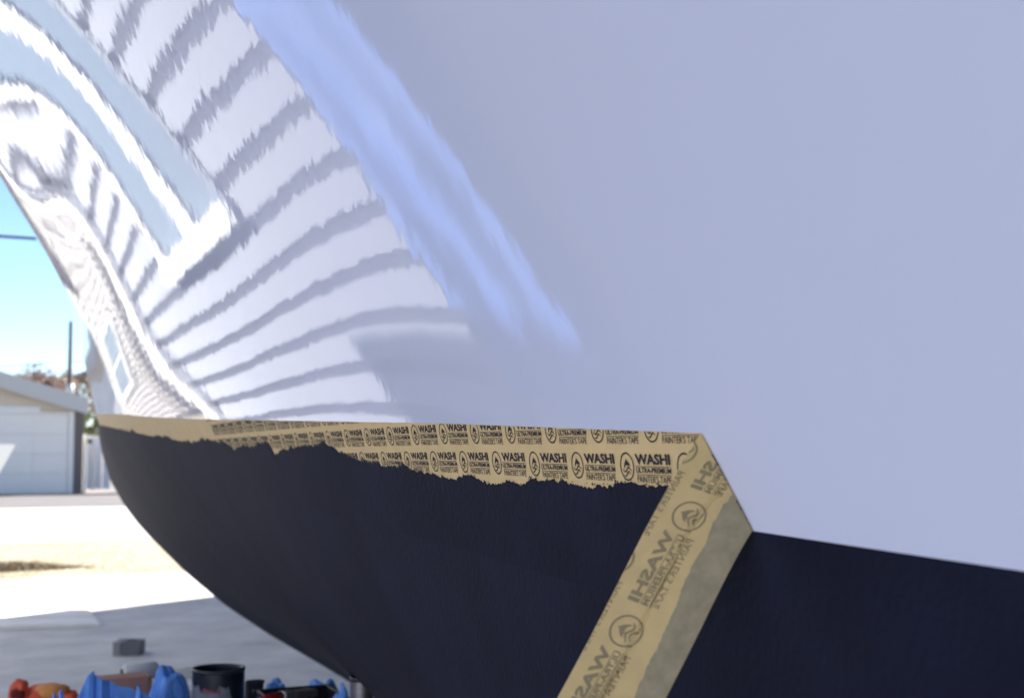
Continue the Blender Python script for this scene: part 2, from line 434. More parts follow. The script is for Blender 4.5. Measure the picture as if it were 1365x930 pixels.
def print_run(cells, keep, mapper, name, m):
    bm = bmesh.new()
    for U, Vm in cells:
        vs = [bm.verts.new((U + p[0], Vm + p[1] + SK * (U + p[0] + .63), 0)) for p in cv]
        for q in cf:
            try: bm.faces.new([vs[i] for i in q])
            except ValueError: pass
    for co, no in keep:
        bmesh.ops.bisect_plane(bm, geom=bm.verts[:] + bm.edges[:] + bm.faces[:], plane_co=(*co, 0), plane_no=(*no, 0), clear_outer=True)
    bmesh.ops.triangulate(bm, faces=bm.faces)
    F = np.array([(v.co.x, v.co.y) for v in bm.verts])
    Q = mapper(F[:, 0], -F[:, 1] / TW) - TO
    for v, q in zip(bm.verts, Q): v.co = q
    return bmobj(name, bm, m, tape, normals=False)
PER = .0626
rows = [(-1.4, -.631), (-.973, -.661), (-.508, -.631), (-.043, -.661 + .0313), (.422, -.661), (.887, -.631)]
fold_no = np.array([TW, A_Y - B_Y]); fold_no /= np.linalg.norm(fold_no)   # flat direction past the fold
# on the flat tape U=-y, V downward; the fold runs from (-A_Y,0) to (-B_Y,-TW)
cells = [(u0 - k * PER, -v * TW) for v, u0 in rows for k in range(-3, 21) if -.25 < v + .67 * (.0 - (u0 - k * PER) - .63) < .9]
print_run(cells, [((0, -.0002), (0, 1)), ((-A_Y, 0), tuple(fold_no))], lambda U, v: tape_pt(-U, v, np.full(len(U), .0003)), 'print', M_ink)
cells = [(u0 - k * PER, -v * TW) for v, u0 in rows[3:5] for k in range(-9, 4)]
print_run(cells, [((0, -.0002), (0, 1)), ((0, -TW * .66), (0, -1)), ((-A_Y, 0), tuple(-fold_no)), ((-.20, 0), (1, 0))],
          lambda U, v: strip_pt(U + y_end(v), v, np.full(len(U), .0003)), 'mirrored_print', M_ghost)

# --- bottom paint rolled over the lower half of the tape, with its ragged brushed edge
jy = [.50, .6087, .6156, .6332, .6516, .6746, .6884, .7043, .7356, .7633, .7879, .8147, .8273, .8493, .8754, .9133, .9489, .9913, 1.0351, 1.0689, 1.1221, 1.1578, 1.1973, 1.2229, 1.246, 1.2789, 1.3587, 1.4175, 1.4742, 1.510, 1.516, 1.5225, 1.5542, 1.663, 1.7666, 1.8536, 2.0346, 2.1576, 2.345, 2.4112, 2.5802, 2.809, 3.1006, 3.962, 4.509, 5.4, 7]
jz = [-.0225, -.0217, -.0215, -.0212, -.0211, -.0211, -.024, -.0229, -.0226, -.0215, -.0199, -.0259, -.023, -.0268, -.0251, -.0225, -.0245, -.0227, -.0184, -.0174, -.0169, -.0147, -.0117, -.0077, -.0028, .0015, -.0008, -.0024, -.0058, -.0119, -.0034, .0038, .0026, -.0009, -.0049, .0036, .008, .0074, .0045, .0131, .0168, .0182, .0334, .0424, .0587, .080, .13]
cy = np.concatenate([np.arange(.584, 1.7, .0006), np.arange(1.7, 2.6, .0014), np.arange(2.6, 5.9, .004)])
edge_z = np.interp(cy, jy, jz) + np.array([(.0013 * frac(a, 70, 3) + .0014 * frac(a + 9, 240, 3) + .0007 * frac(a + 4, 900, 2)) * (1 + .55 * (a - .55)) + .0024 * a * frac(math.log(a) * 34, 1.0, 3) + .0006 * a * frac(math.log(a) * 160, 1.0, 2) for a in cy])
edge_z = np.maximum(edge_z, z_bot(cy) + .003)
kr = 12; low = z_bot(cy) - .05
Zc = edge_z[:, None] + (low - edge_z)[:, None] * (np.linspace(0, 1, kr) ** .8)[None]
Yc = np.repeat(cy[:, None], kr, 1)
thick = np.full_like(Zc, .00125); thick[:, 0] = .0006
thick = np.where(Zc < z_bot(Yc), .00125 - .00113 * np.clip((z_bot(Yc) - Zc) / .05, 0, 1), thick)
pyd('paint_coat', on_hull(Yc, Zc, thick).reshape(-1, 3) - TO, quads(len(cy), kr)[::1], M_bottom, tape, True)['label'] = 'black bottom paint brushed over the lower half of the tape'
# stray dabs and drips just above the edge
bm = bmesh.new()
for k in range(150):
    a = random.choice([random.uniform(.58, 1.0), random.uniform(.58, 1.9)])
    e = float(np.interp(a, cy, edge_z)) + abs(random.gauss(0, .0011))
    r = random.uniform(.0003, .0013); rz_ = r * random.uniform(.25, .7)
    an = [2 * math.pi * t / 9 for t in range(9)]
    yy2 = np.array([a + r * math.cos(t) * random.uniform(.5, 1.2) for t in an]); zz2 = np.array([e + rz_ * math.sin(t) * random.uniform(.5, 1.2) for t in an])
    q = on_hull(yy2, zz2, np.full(9, .00125)) - TO
    bm.faces.new([bm.verts.new(p) for p in q])
bmobj('paint_fleck', bm, M_bottom, tape, normals=False)['kind'] = 'stuff'

# ------------------------------------------------------------------ the white boarded house that the hull mirrors
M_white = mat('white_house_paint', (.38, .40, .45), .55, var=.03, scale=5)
M_trim = mat('white_trim', (.82, .82, .80), .45)
M_recess = mat('shadow_gap_board', (.05, .055, .075), .8)
M_glass = mat('window_glass', (.20, .25, .30), .05)
M_roof = mat('grey_shingle', (.17, .165, .16), .9, var=.2, scale=18)
house = empty('boarded_house', (-1.9, 8.0, 0), math.atan2(.936, .352), label='long white house with wide horizontal boards, seen mirrored in the glossy hull and extended out of sight', cat='house')
S0, S1, HT = -14.5, 4.15, 5.4  # height and length extended out of sight to bounce sunlight onto the hull
SB = -1.12
box('wall', S0, S1, .006, 6.0, -.05, HT, M_recess, house)
WX0, WX1, WZ0, WZ1 = .68, 2.38, 1.56, 3.35
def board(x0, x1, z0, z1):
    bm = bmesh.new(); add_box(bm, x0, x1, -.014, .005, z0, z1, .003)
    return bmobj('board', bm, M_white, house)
for k in range(-2, 23):
    g0, g1 = .39 + .222 * k + .035, .39 + .222 * (k + 1) - .035
    if g0 > HT or g1 < .08: continue
    g0 = max(g0, .05); g1 = min(g1, HT - .02)
    joints = [SB, S1 - .12] if g1 < 2.15 else [S0 + .02, SB - 2.5 - (k % 3), SB, S1 - .12]
    segs = []
    for a, b in zip(joints[:-1], joints[1:]):
        if g1 > WZ0 and g0 < WZ1 and a < WX1 and b > WX0:
            segs += [(a, WX0 - .005), (WX1 + .005, b)]
        else: segs.append((a, b))
    for a, b in segs:
        if b - a > .1: board(a, b - .006, g0, g1)
box('corner_board', SB - .1, SB - .01, -.012, .005, .02, 2.06, M_recess, house)
M_rend = mat('pale_render', (.70, .70, .76), .85, var=.04, scale=2, bump=.003, bscale=50)
for k in range(7): box('render_panel', S0 + k * 1.895 + .004, S0 + (k + 1) * 1.895 - .004, -.010, .005, .02, 2.06, M_rend, house)
win = box('window', WX0, WX1, -.004, .005, WZ0, WZ1, M_recess, house)
box('pane', WX0 + .06, 1.30, -.010, -.004, WZ0 + .13, WZ1 - .08, M_glass, win)
box('pane', 1.57, WX1 - .14, -.010, -.004, WZ0 + .13, WZ1 - .08, M_glass, win)
box('mullion', 1.30, 1.57, -.045, -.004, WZ0 + .13, WZ1 - .08, M_trim, win)
box('jamb', WX1 - .14, WX1, -.045, -.004, WZ0 + .13, WZ1 - .08, M_trim, win)
box('jamb', WX0, WX0 + .06, -.035, -.004, WZ0 + .13, WZ1 - .08, mat('grey_frame', (.3, .32, .35), .5), win)
box('sill', WX0 - .05, WX1 + .05, -.10, -.004, WZ0, WZ0 + .128, M_trim, win)
box('lintel', WX0 - .02, WX1 + .02, -.05, -.004, WZ1 - .078, WZ1, M_trim, win)
for xx in (S1 - .11,):
    box('corner_board', xx, xx + .22, -.03, .10, .02, HT, M_trim, house)
tube('downspout', [(S1 - .3, -.07, .08), (S1 - .3, -.07, HT - .1), (S1 - .3, -.28, HT + .02)], .035, M_trim, house)
roof = prism('roof', [(-.42, HT + .10), (3.0, HT + 1.5), (6.3, HT + .12), (6.3, HT), (3.0, HT + 1.36), (-.42, HT)], S0 - .3, S1 + .3, M_roof, house)
for v in roof.data.vertices:
    x, y, z = v.co; v.co = (y, x, z)
gut = box('gutter', S0 - .3, S1 + .3, -.54, -.425, HT - .02, HT + .12, M_trim, house)
box('soffit', S0, S1, -.42, .02, HT - .012, HT, M_trim, house)
for sx in (S0, S1):
    pyd('gable', [(sx, .03, HT), (sx, 6.0, HT), (sx, 3.0, HT + 1.3)], [(0, 1, 2)], M_white, house)

# blue tarpaulin added on the wall for a blue streak in the hull's reflection
refl = empty('reflector', (-1.9, 8.0, 0), math.atan2(.936, .352), label='bright blue tarpaulin hung on the house wall, a blue streak in the hull\'s reflection', cat='reflector')
M_refl = mat('blue_reflector', (.06, .18, .56), .5, var=.1, scale=3)
NU, NV = 60, 30; tv_ = []
for j in range(NV + 1):
    for i in range(NU + 1):
        a_, b_ = i / NU, j / NV
        xx = SB - .12 - a_ * (1.0 + .45 * b_ ** 2); zz = .6 + 1.85 * b_ - .12 * math.sin(a_ * math.pi) * b_
        tv_.append((xx, -.09 - .035 * math.sin(a_ * 17 + 2 * b_) * (1.1 - b_) - .02 * noise.noise(Vector((a_ * 4, b_ * 5, 0))), zz))
pyd('sheet', tv_, [(j * (NU + 1) + i, j * (NU + 1) + i + 1, (j + 1) * (NU + 1) + i + 1, (j + 1) * (NU + 1) + i) for j in range(NV) for i in range(NU)], M_refl, refl, True)
box('reflector_batten', SB - 1.62, SB - .1, -.12, -.015, 2.42, 2.47, M_wood, refl)

# ------------------------------------------------------------------ narrow-lapped house farther on, also only seen in the hull
M_beige = mat('beige_lap_siding', (.42, .40, .38), .7, var=.04, scale=6)
far = empty('lap_sided_house', (0, 20.0, 0), R(53), label='beige house with narrow lap siding and one sash window, squeezed in the hull\'s far reflection', cat='house')
FX0, FX1, FH = -3.4, 1.25, 3.1
box('wall', FX0, FX1, .03, 5.0, -.05, FH, mat('shadow_tan', (.08, .07, .065), .8), far)
wx0, wx1, wz0, wz1 = -.52, .72, 1.02, 2.26
for k in range(26):
    z0 = .12 + k * .115; z1 = z0 + .078
    for a, b in ([(FX0 + .1, wx0 - .005), (wx1 + .005, FX1 - .1)] if z1 > wz0 and z0 < wz1 else [(FX0 + .1, FX1 - .1)]):
        pr = prism('board', [(-.004, z0), (.026, z0), (.026, z1), (.014, z1)], a, b, M_beige, far)
        for v in pr.data.vertices:
            x, y, z = v.co; v.co = (y, x, z)
w2 = box('window', wx0, wx1, -.004, .026, wz0, wz1, M_recess, far)
box('sash', wx0 + .11, wx1 - .11, -.012, -.004, wz0 + .1, (wz0 + wz1) / 2 - .025, M_glass, w2)
box('sash', wx0 + .11, wx1 - .11, -.012, -.004, (wz0 + wz1) / 2 + .025, wz1 - .1, M_glass, w2)
for a, b in ((wx0, wx0 + .108), (wx1 - .108, wx1)): box('casing', a, b, -.04, -.004, wz0, wz1, M_trim, w2)
box('casing', wx0 + .11, wx1 - .11, -.04, -.004, wz1 - .098, wz1, M_trim, w2)
box('casing', wx0 + .11, wx1 - .11, -.05, -.004, wz0, wz0 + .098, M_trim, w2)
box('meeting_rail', wx0 + .11, wx1 - .11, -.03, -.004, (wz0 + wz1) / 2 - .023, (wz0 + wz1) / 2 + .023, M_trim, w2)
for a in (FX0, FX1 - .1): box('corner_board', a, a + .098, -.02, .03, .02, FH, M_trim, far)
tube('downspout', [(-1.0, -.09, .05), (-1.0, -.09, FH - .1)], .05, M_trim, far)
prism('roof', [(FX0 - .3, FH), (FX0 - .3, FH + .1), ((FX0 + FX1) / 2, FH + 1.5), (FX1 + .06, FH + .1), (FX1 + .06, FH), ((FX0 + FX1) / 2, FH + 1.38)], -.3, 5.3, M_roof, far)
pyd('gable', [(FX0, .03, FH), (FX1, .03, FH), ((FX0 + FX1) / 2, .03, FH + 1.36)], [(0, 1, 2)], M_beige, far)

# ------------------------------------------------------------------ unseen tall house added behind the hull to shade the driveway and wall
M_shade_house = mat('shade_house_tan', (.42, .36, .29), .9, var=.06, scale=3, bump=.004, bscale=40)
caster = empty('shade_house', (8.0, 5.0, 0), 0.0, label='unseen tan stucco house added behind the hull to shade the driveway and wall', cat='house')
box('wall', -3.5, 3.5, 0, 5.28, 0, 7.3, M_shade_house, caster)
ext = prism('shade_step', [(5.28, 0), (6.86, 0), (6.86, 4.72), (5.28, 5.2)], -3.5, 3.5, M_shade_house, caster)  # top sloped to shape the shadow edge on the boarded wall
for v in ext.data.vertices:
    x, y, z = v.co; v.co = (y, x, z)
box('low_shade_block', -3.5, 3.5, 6.86, 7.9, 0, 3.75, M_shade_house, caster)  # low block sized for the shadow edge on the driveway
for yy_ in (1.4, 4.4):
    for zz_ in (1.0, 4.0):
        w3 = box('window', -3.54, -3.498, yy_ - .6, yy_ + .6, zz_, zz_ + 1.3, M_trim, caster)
        box('pane', -3.55, -3.542, yy_ - .5, yy_ + .5, zz_ + .1, zz_ + 1.2, M_glass, w3)
prism('roof', [(-3.55, 7.302), (0, 8.4), (3.8, 7.302)], -.3, 5.28, M_roof, caster)

# ------------------------------------------------------------------ white garage across the alley
GY = 37.7
gx = lambda px: at(px, 600, GY).x
gz = lambda px, py: at(px, py, GY).z
M_gar = mat('garage_beige', (.68, .60, .49), .75, var=.05, scale=2)
M_brown = mat('brown_trim', (.15, .13, .12), .7)
M_door = mat('garage_door_white', (.86, .84, .80), .5, var=.02, scale=3)
gar = empty('garage', (gx(50), GY, 0), 0.0, label='beige gabled garage with a broad white door beyond the alley', cat='garage')
ox = gx(50)
gw0, gw1 = gx(-190) - ox, gx(109) - ox
ridge_x = gx(-95) - ox
eave_z = gz(109, 545); fz = lambda px, py: gz(px, py)
apex = eave_z + (gx(109) - gx(-95)) * (gz(0, 512) - gz(109, 545)) / (gx(109) - gx(0))
pv = [(gw0, 0), (gw1, 0), (gw1, eave_z), (ridge_x, apex), (gw0, eave_z)]
prism('wall', pv, 0, 7, M_gar, gar)
sl = (apex - eave_z) / (gw1 - ridge_x)
th = gz(0, 497) - gz(0, 513)
ex = .10
for sgn, xe in ((1, gw1), (-1, gw0)):
    xo = xe + sgn * ex; zo = eave_z - ex * abs(sl)
    prism('roof_slope', [(ridge_x, apex + .003), (xo, zo + .003), (xo, zo + th * .45), (ridge_x, apex + th * .45)], -.35, 7.3, M_roof, gar)
    prism('barge_board', [(ridge_x, apex - .12), (xo, zo - .12), (xo, zo + th * .98), (ridge_x, apex + th * .98)], -.42, -.352, mat('pale_grey_trim', (.55, .54, .53), .6), gar)
# lap boards in the gable
for k in range(7):
    z0 = gz(0, 541) + .12 + k * .17
    xr = min(gw1, gw1 - (z0 + .16 - eave_z) / sl) if z0 + .16 > eave_z else gw1
    if xr > ridge_x + .3: box('board', ridge_x * 2 - xr, xr - .02, -.02, -.003, z0, z0 + .155, M_gar, gar)
box('header_board', gw0 + .1, gx(52) - ox, -.05, -.004, gz(0, 549), gz(0, 541), M_trim, gar)
door = empty('overhead_door', (0, 0, 0)); door.parent = gar
dx0, dx1, dz1 = gx(-150) - ox, gx(90) - ox, gz(90, 553)
nrow = 4
for i in range(nrow):
    for j in range(5):
        a = dx0 + (dx1 - dx0) * j / 5; b = dx0 + (dx1 - dx0) * (j + 1) / 5
        z0 = .03 + (dz1 - .03) * i / nrow; z1 = .03 + (dz1 - .03) * (i + 1) / nrow
        box('panel', a + .002, b - .002, -.03, -.004, z0 + .003, z1 - .003, M_door, door, .004)
frame_x = gx(98) - ox
box('door_casing', dx1 + .01, frame_x, -.07, -.004, 0.02, gz(98, 548), M_trim, gar)
box('door_casing', gw0 + .1, dx1 + .008, -.06, -.004, dz1 + .006, gz(90, 549.5), M_trim, gar)
box('corner_post', frame_x + .004, gx(110) - ox, -.09, -.004, .02, gz(105, 545), M_brown, gar)
# gate and fence beside it
M_fence = mat('white_vinyl', (.70, .71, .73), .5, var=.02, scale=2)
gate = empty('yard_gate', (gx(122), GY + .4, 0), 0.0, label='white board gate with a black latch right of the garage', cat='gate')
g0 = gx(122)
xs_ = [gx(113) - g0, gx(117.5) - g0, gx(128) - g0, gx(139) - g0, gx(150) - g0]
zt_ = at(122, 580, GY + .4).z
box('post', xs_[0], xs_[1] - .01, -.06, .06, .02, zt_ + .03, M_fence, gate)
for a, b in zip(xs_[1:-1], xs_[2:]): box('board', a + .01, b - .01, -.02, .02, .12, zt_, M_fence, gate)
la = at(119, 588, GY + .4); box('latch', la.x - g0 - .06, la.x - g0 + .06, -.10, -.065, la.z - .05, la.z + .05, mat('black_iron', (.02, .02, .02), .5), gate)
fn = empty('vinyl_fence', (gx(160), GY + .4, 0), 0.0, label='white vinyl board fence running on behind the bow', cat='fence')
for k in range(24): box('board', k * .3, k * .3 + .28, -.02, .02, .08, zt_ - .02, M_fence, fn)

# a shrub over the gate, catching the light
def leafy(name, c, rx, rz, nleaf, size, m, stem_m, label, cat, base, group=None, seed=1):
    rnd = random.Random(seed)
    t = empty(name, (c[0], c[1], base), 0.0, label=label, cat=cat, group=group)
    tube('trunk', [(0, 0, 0), (.05 * rx, 0, (c[2] - base) * .5), (0, 0, c[2] - base)], [rz * .07, rz * .05, rz * .02], stem_m, t, 7)
    bmb = bmesh.new()
    for k in range(9):                                      # limbs
        a = rnd.uniform(0, 6.28); e = rnd.uniform(.2, 1.2)
        p0 = Vector((0, 0, (c[2] - base) * rnd.uniform(.4, .9))); p1 = p0 + Vector((math.cos(a) * rx * .7, math.sin(a) * rx * .7, rz * .6 * math.sin(e)))
        w = rz * .012; s_ = Vector((-math.sin(a), math.cos(a), 0)) * w
        q = [bmb.verts.new(p) for p in (p0 - s_, p0 + s_, p1 + s_ * .3, p1 - s_ * .3)]; bmb.faces.new(q)
        q = [bmb.verts.new(p) for p in (p0 - Vector((0, 0, w)), p0 + Vector((0, 0, w)), p1 + Vector((0, 0, w * .3)), p1 - Vector((0, 0, w * .3)))]; bmb.faces.new(q)
    bmobj('limbs', bmb, stem_m, t)
    v = []; f = []
    clumps = [(rnd.gauss(0, .45) * rx, rnd.gauss(0, .45) * rx, rnd.gauss(0, .4) * rz, rnd.uniform(.18, .42)) for _ in range(16)]
    for k in range(nleaf):
        cx, cy_, cz, cr = rnd.choice(clumps)
        d = Vector((rnd.gauss(0, 1), rnd.gauss(0, 1), rnd.gauss(0, 1))).normalized() * cr * rnd.random() ** .4
        p = Vector((cx + d.x * rx, cy_ + d.y * rx, c[2] - base + cz + d.z * rz))
        n_ = Vector((rnd.gauss(0, 1), rnd.gauss(0, 1), rnd.gauss(0, 1))).normalized(); a = n_.orthogonal().normalized(); b = n_.cross(a)
        s_ = size * rnd.uniform(.6, 1.3); i = len(v)
        v += [p - a * s_, p + b * s_ * .5, p + a * s_, p - b * s_ * .5]; f.append((i, i + 1, i + 2, i + 3))
    pyd('crown', v, f, m, t)
    return t
M_leaf = mat('shrub_leaf', (.16, .20, .10), .6, var=.3, scale=3)
M_twig = mat('winter_twigs', (.36, .27, .22), .8, var=.25, scale=2)
M_bark = mat('bark', (.10, .08, .065), .9)
p = at(125, 568, GY + 3); leafy('shrub', (p.x, p.y, p.z), .7, .55, 2600, .06, M_leaf, M_bark, 'pale leafy shrub showing over the white gate', 'shrub', 0, seed=3)
for i, (px, py, Y, rx, rz, lb) in enumerate([(45, 527, 75, 1.6, 1.0, 'low bare brown tree showing just over the garage roof'), (72, 522, 82, 2.3, 1.7, 'wider bare reddish tree left of the utility pole'), (112, 520, 90, 1.8, 2.3, 'bare grey tree between utility pole and bow'), (20, 512, 120, 2.5, 1.4, 'faint distant tree at the left frame edge')]):
    p = at(px, py, Y); leafy('bare_tree', (p.x, p.y, p.z), rx, rz, 3800, .10, M_twig, M_bark, lb, 'tree', 0, 'winter trees behind the garage', 11 + i)
# utility pole and cables
M_pole = mat('weathered_pole', (.12, .10, .09), .9, var=.2, scale=4)
PYp = 62.0
pole = empty('utility_pole', (at(93, 500, PYp).x, PYp, 0), 0.0, label='dark wooden utility pole rising beside the bow', cat='pole')
tube('post', [(0, 0, 0), (0, 0, at(93, 428, PYp).z)], [.13, .085], M_pole, pole, 10)
zc = at(93, 484, PYp).z
tube('insulator', [(0, -.16, at(93, 512, PYp).z), (0, -.16, at(93, 526, PYp).z)], .16, mat('pale_enamel', (.7, .7, .68), .4), pole, 10)
M_wire = mat('black_cable', (.02, .02, .022), .6)
def cable(name, a, b, r, sag, label, m=M_wire):
    pts = [a.lerp(b, t / 24) - Vector((0, 0, sag * 4 * (t / 24) * (1 - t / 24))) for t in range(25)]
    o = Vector(pts[0]); return tag(tube(name, [q - o for q in pts], r, m, None, 6, o), label, 'cable')
cable('power_cable', at(-700, 481, PYp - 12), Vector((pole.location.x - .02, PYp - .12, zc + .07)), .012, .4, 'thin cable running left from the pole\'s crossarm')
cable('power_cable', at(-700, 492, PYp - 12), Vector((pole.location.x - .02, PYp - .12, zc - .35)), .012, .4, 'lower thin cable running left from the pole')
cable('power_cable', Vector((pole.location.x + .02, PYp - .12, zc + .07)), at(700, 470, PYp + 10), .012, .5, 'thin cable running right from the pole behind the bow')
cable('service_cable', at(-500, 272, 20), at(420, 337, 20), .021, .08, 'thick black cable crossing the sky at upper left')
# white board at the left frame edge, added in place of a lit patch
q0 = on_level(-40, 672 - 34, .006)
lp = empty('lit_patch_panel', (at(5, 640, 28.5).x, 28.5, 0), 0.0, label='slanted white board added as the lit patch on the garage door at the left frame edge', cat='panel')
P4 = [at(-70, 589, 28.5), at(21, 592, 28.5), at(-12, 650, 28.5), at(-70, 650, 28.5)]
v = [(q - lp.location) for q in P4]; v = [(a.x, a.y, max(a.z, .006)) for a in v]
bm = bmesh.new(); vs0 = [bm.verts.new(a) for a in v]; vs1 = [bm.verts.new((a[0], a[1] + .04, a[2])) for a in v]
bm.faces.new(vs0); bm.faces.new(vs1[::-1])
for i in range(4): bm.faces.new([vs0[i], vs0[(i + 1) % 4], vs1[(i + 1) % 4], vs1[i]])
bmobj('board', bm, M_trim, lp)
box('lit_patch_prop', v[0][0] + .1, v[0][0] + .16, .05, .4, .006, 1.1, M_wood, lp)

# ------------------------------------------------------------------ on the driveway
a = on_level(150, 874, .022); b = on_level(185, 874, .022)
bw = (b - a).length
cb = empty('concrete_block', (a.x, a.y, .022), math.atan2((b - a).y, (b - a).x), label='small grey hollow concrete block alone on the shaded driveway', cat='block')
M_cb = mat('block_concrete', (.17, .165, .17), .95, var=.15, scale=30, bump=.003, bscale=150)
h_ = .085; wl = bw
box('face', .3 * wl, wl, 0, .02, 0, h_, M_cb, cb); box('face', 0, wl, .12, .14, 0, h_, M_cb, cb)
box('web', .3 * wl, .3 * wl + .02, .022, .118, 0, h_, M_cb, cb); box('web', wl - .02, wl, .022, .118, 0, h_, M_cb, cb)
box('web', 0, .3 * wl - .004, .0, .118, 0, h_ * .97, mat('block_light', (.3, .29, .28), .95, var=.1, scale=40), cb)
# pale plank where the shade begins, its colour standing in for sunlight
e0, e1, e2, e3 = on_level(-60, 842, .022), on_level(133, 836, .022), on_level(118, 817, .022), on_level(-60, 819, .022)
pl = empty('sunlit_strip', tuple((e0 + e1) / 2), 0.0, label='pale raised plank standing in for a strip of sunlight at the edge of the shade', cat='sunstrip')
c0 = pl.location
def strip_band(t0, t1, z):
    q = [e0.lerp(e3, t0), e1.lerp(e2, t0), e1.lerp(e2, t1), e0.lerp(e3, t1)]
    q = [a - c0 for a in q]
    bm = bmesh.new(); lo = [bm.verts.new((a.x, a.y, 0.002)) for a in q]; hi = [bm.verts.new((a.x, a.y, z)) for a in q]
    bm.faces.new(hi); bm.faces.new(lo[::-1])
    for i in range(4): bm.faces.new([lo[i], lo[(i + 1) % 4], hi[(i + 1) % 4], hi[i]])
    return bmobj('board', bm, mat('sunlit_pale', (.86, .80, .72), .8, var=.06, scale=6), pl)
strip_band(.02, .46, .03); strip_band(.54, .98, .03)
# dry grass in the strip before the alley
rnd = random.Random(5); v = []; f = []
for k in range(5000):
    x = rnd.uniform(-1, 5); y = rnd.uniform(14.0, 19.1) if rnd.random() < .75 else rnd.gauss(14.3, .25)
    if noise.noise(Vector((x * .9, y * .9, 0))) < -.05: continue
    h = rnd.uniform(.01, .035); a = rnd.uniform(0, 6.28); w = .006; i = len(v)
    v += [(x - w * math.cos(a), y - w * math.sin(a), .001), (x + w * math.cos(a), y + w * math.sin(a), .001), (x + rnd.gauss(0, .02), y + rnd.gauss(0, .02), h)]; f.append((i, i + 1, i + 2))
tag(pyd('dry_grass', v, f, mat('straw', (.58, .50, .35), .9, var=.15, scale=1)), 'short straw coloured grass in the strip before the alley', 'grass', kind='stuff')
c = on_level(12, 759, 0)  # dark blades stand in for a shadow patch here
rnd = random.Random(9); v = []; f = []
for k in range(2600):
    x = rnd.gauss(0, .42); y = rnd.gauss(0, .12); h = rnd.uniform(.03, .11) * math.exp(-(x / .6) ** 2); a = rnd.uniform(0, 6.28); w = .008; i = len(v)
    v += [(x - w * math.cos(a), y - w * math.sin(a), 0), (x + w * math.cos(a), y + w * math.sin(a), 0), (x + rnd.gauss(0, .05), y + rnd.gauss(0, .05), h)]; f.append((i, i + 1, i + 2))
tag(pyd('shadow_clump', v, f, mat('shadow_blades', (.26, .22, .15), .9, var=.2, scale=4), loc=(c.x, c.y, .002)), 'dark low blades standing in for a shadow patch in the dry strip at the left', 'plant')

# ------------------------------------------------------------------ work table with paint, towels and gloves
TZ = .725
table = empty('work_table', (.25, 2.75, .022), 0.0, label='makeshift work table under the bow covered in pale paper', cat='table')
tx0, tx1, ty0, ty1 = -.48, .46, -.75, .52
box('top', tx0, tx1, ty0, ty1, TZ - .06, TZ - .024, M_wood, table)
for xx in (tx0 + .06, tx1 - .11):
    for yy_ in (ty0 + .06, ty1 - .11): box('leg', xx, xx + .05, yy_, yy_ + .05, 0, TZ - .062, M_wood, table)
M_paper = mat('pale_paper', (.62, .57, .52), .8, var=.05, scale=6, bump=.003, bscale=10)
bm = bmesh.new(); bmesh.ops.create_grid(bm, x_segments=60, y_segments=60, size=.5)
for v in bm.verts:
    x = v.co.x * (tx1 - tx0 - .02) + (tx0 + tx1) / 2; y = v.co.y * (ty1 - ty0 + .06) + (ty0 + ty1) / 2 + .02
    v.co = Vector((x, y, TZ - .0195 + .004 * (noise.noise(Vector((x * 6, y * 6, 0))))))
    if y > ty1: v.co.z -= (y - ty1) * 1.0
bmobj('paper_cover', bm, M_paper, table, True)
TT = TZ + .022 - .012                                        # top of the paper, roughly

M_blue = mat('blue_shop_towel', (.16, .37, .92), .75, var=.22, scale=18, bump=.0015, bscale=140)
def crumple(name, o, w, d, h, m, label, cat, seed, peak=None, group=None, rough=1.0):
    """a thin sheet thrown down in sharp folds"""
    rn = random.Random(int(seed * 10)); N = 34
    folds = [(rn.uniform(0, math.pi), rn.uniform(1.0, 3.6), rn.uniform(0, 1), rn.uniform(.35, 1)) for _ in range(7)]
    tri = lambda t: abs((t % 1) * 2 - 1)
    Z = {}; zm = 0
    for j in range(N + 1):
        for i in range(N + 1):
            u, v = i / N * 2 - 1, j / N * 2 - 1
            q = sum(a * tri((u * math.cos(t) + v * math.sin(t)) * f * .5 + p) / f for t, f, p, a in folds)
            env = max(0, 1 - .92 * abs(u) ** 2.6) * max(0, 1 - .92 * abs(v) ** 2.2)
            Z[i, j] = env * (1.0 + rough * q + .10 * noise.noise(Vector((u * 3, v * 3, seed)))); zm = max(zm, Z[i, j])
    v_ = []; f_ = []
    for j in range(N + 1):
        for i in range(N + 1):
            u, v = i / N * 2 - 1, j / N * 2 - 1
            r_ = 1 + .14 * noise.noise(Vector((u * 1.5, v * 1.5, seed + 4)))
            v_.append((u * w / 2 * r_ + .004 * noise.noise(Vector((u * 6, v * 6, seed))), v * d / 2 * r_, Z[i, j] / zm * h + .001))
    for j in range(N):
        for i in range(N):
            a = j * (N + 1) + i; f_ += [(a, a + 1, a + N + 2), (a, a + N + 2, a + N + 1)]
    return tag(pyd(name, v_, f_, m, None, False, o), label, cat, group)
def tpt(px, py, Y):
    q = at(px, py, Y); return q
# orange work glove
g = tpt(57, 915, 3.16)
glove = empty('work_glove', (g.x, 3.16, TT), R(-4),  label='bright orange work glove lying at the table\'s left end', cat='glove')
M_or = mat('orange_knit', (.97, .13, .05), .7, var=.25, scale=25, bump=.002, bscale=120)
M_or2 = mat('orange_palm', (1.0, .36, .09), .6, var=.1, scale=20)
def lump(name, o, r, m, par, seed, amp=.15):
    bm = bmesh.new(); bmesh.ops.create_icosphere(bm, subdivisions=4, radius=1)
    for v in bm.verts:
        p = v.co; s = 1 + amp * noise.noise(p * 1.8 + Vector((seed, 0, 0))) + amp * .5 * noise.noise(p * 4.5 + Vector((0, seed, 0)))
        v.co = Vector((p.x * r[0] * s, p.y * r[1] * s, p.z * r[2] * s))
    return bmobj(name, bm, m, par, True, o)
lump('palm', (.012, 0, .024), (.062, .05, .024), M_or, glove, 2)
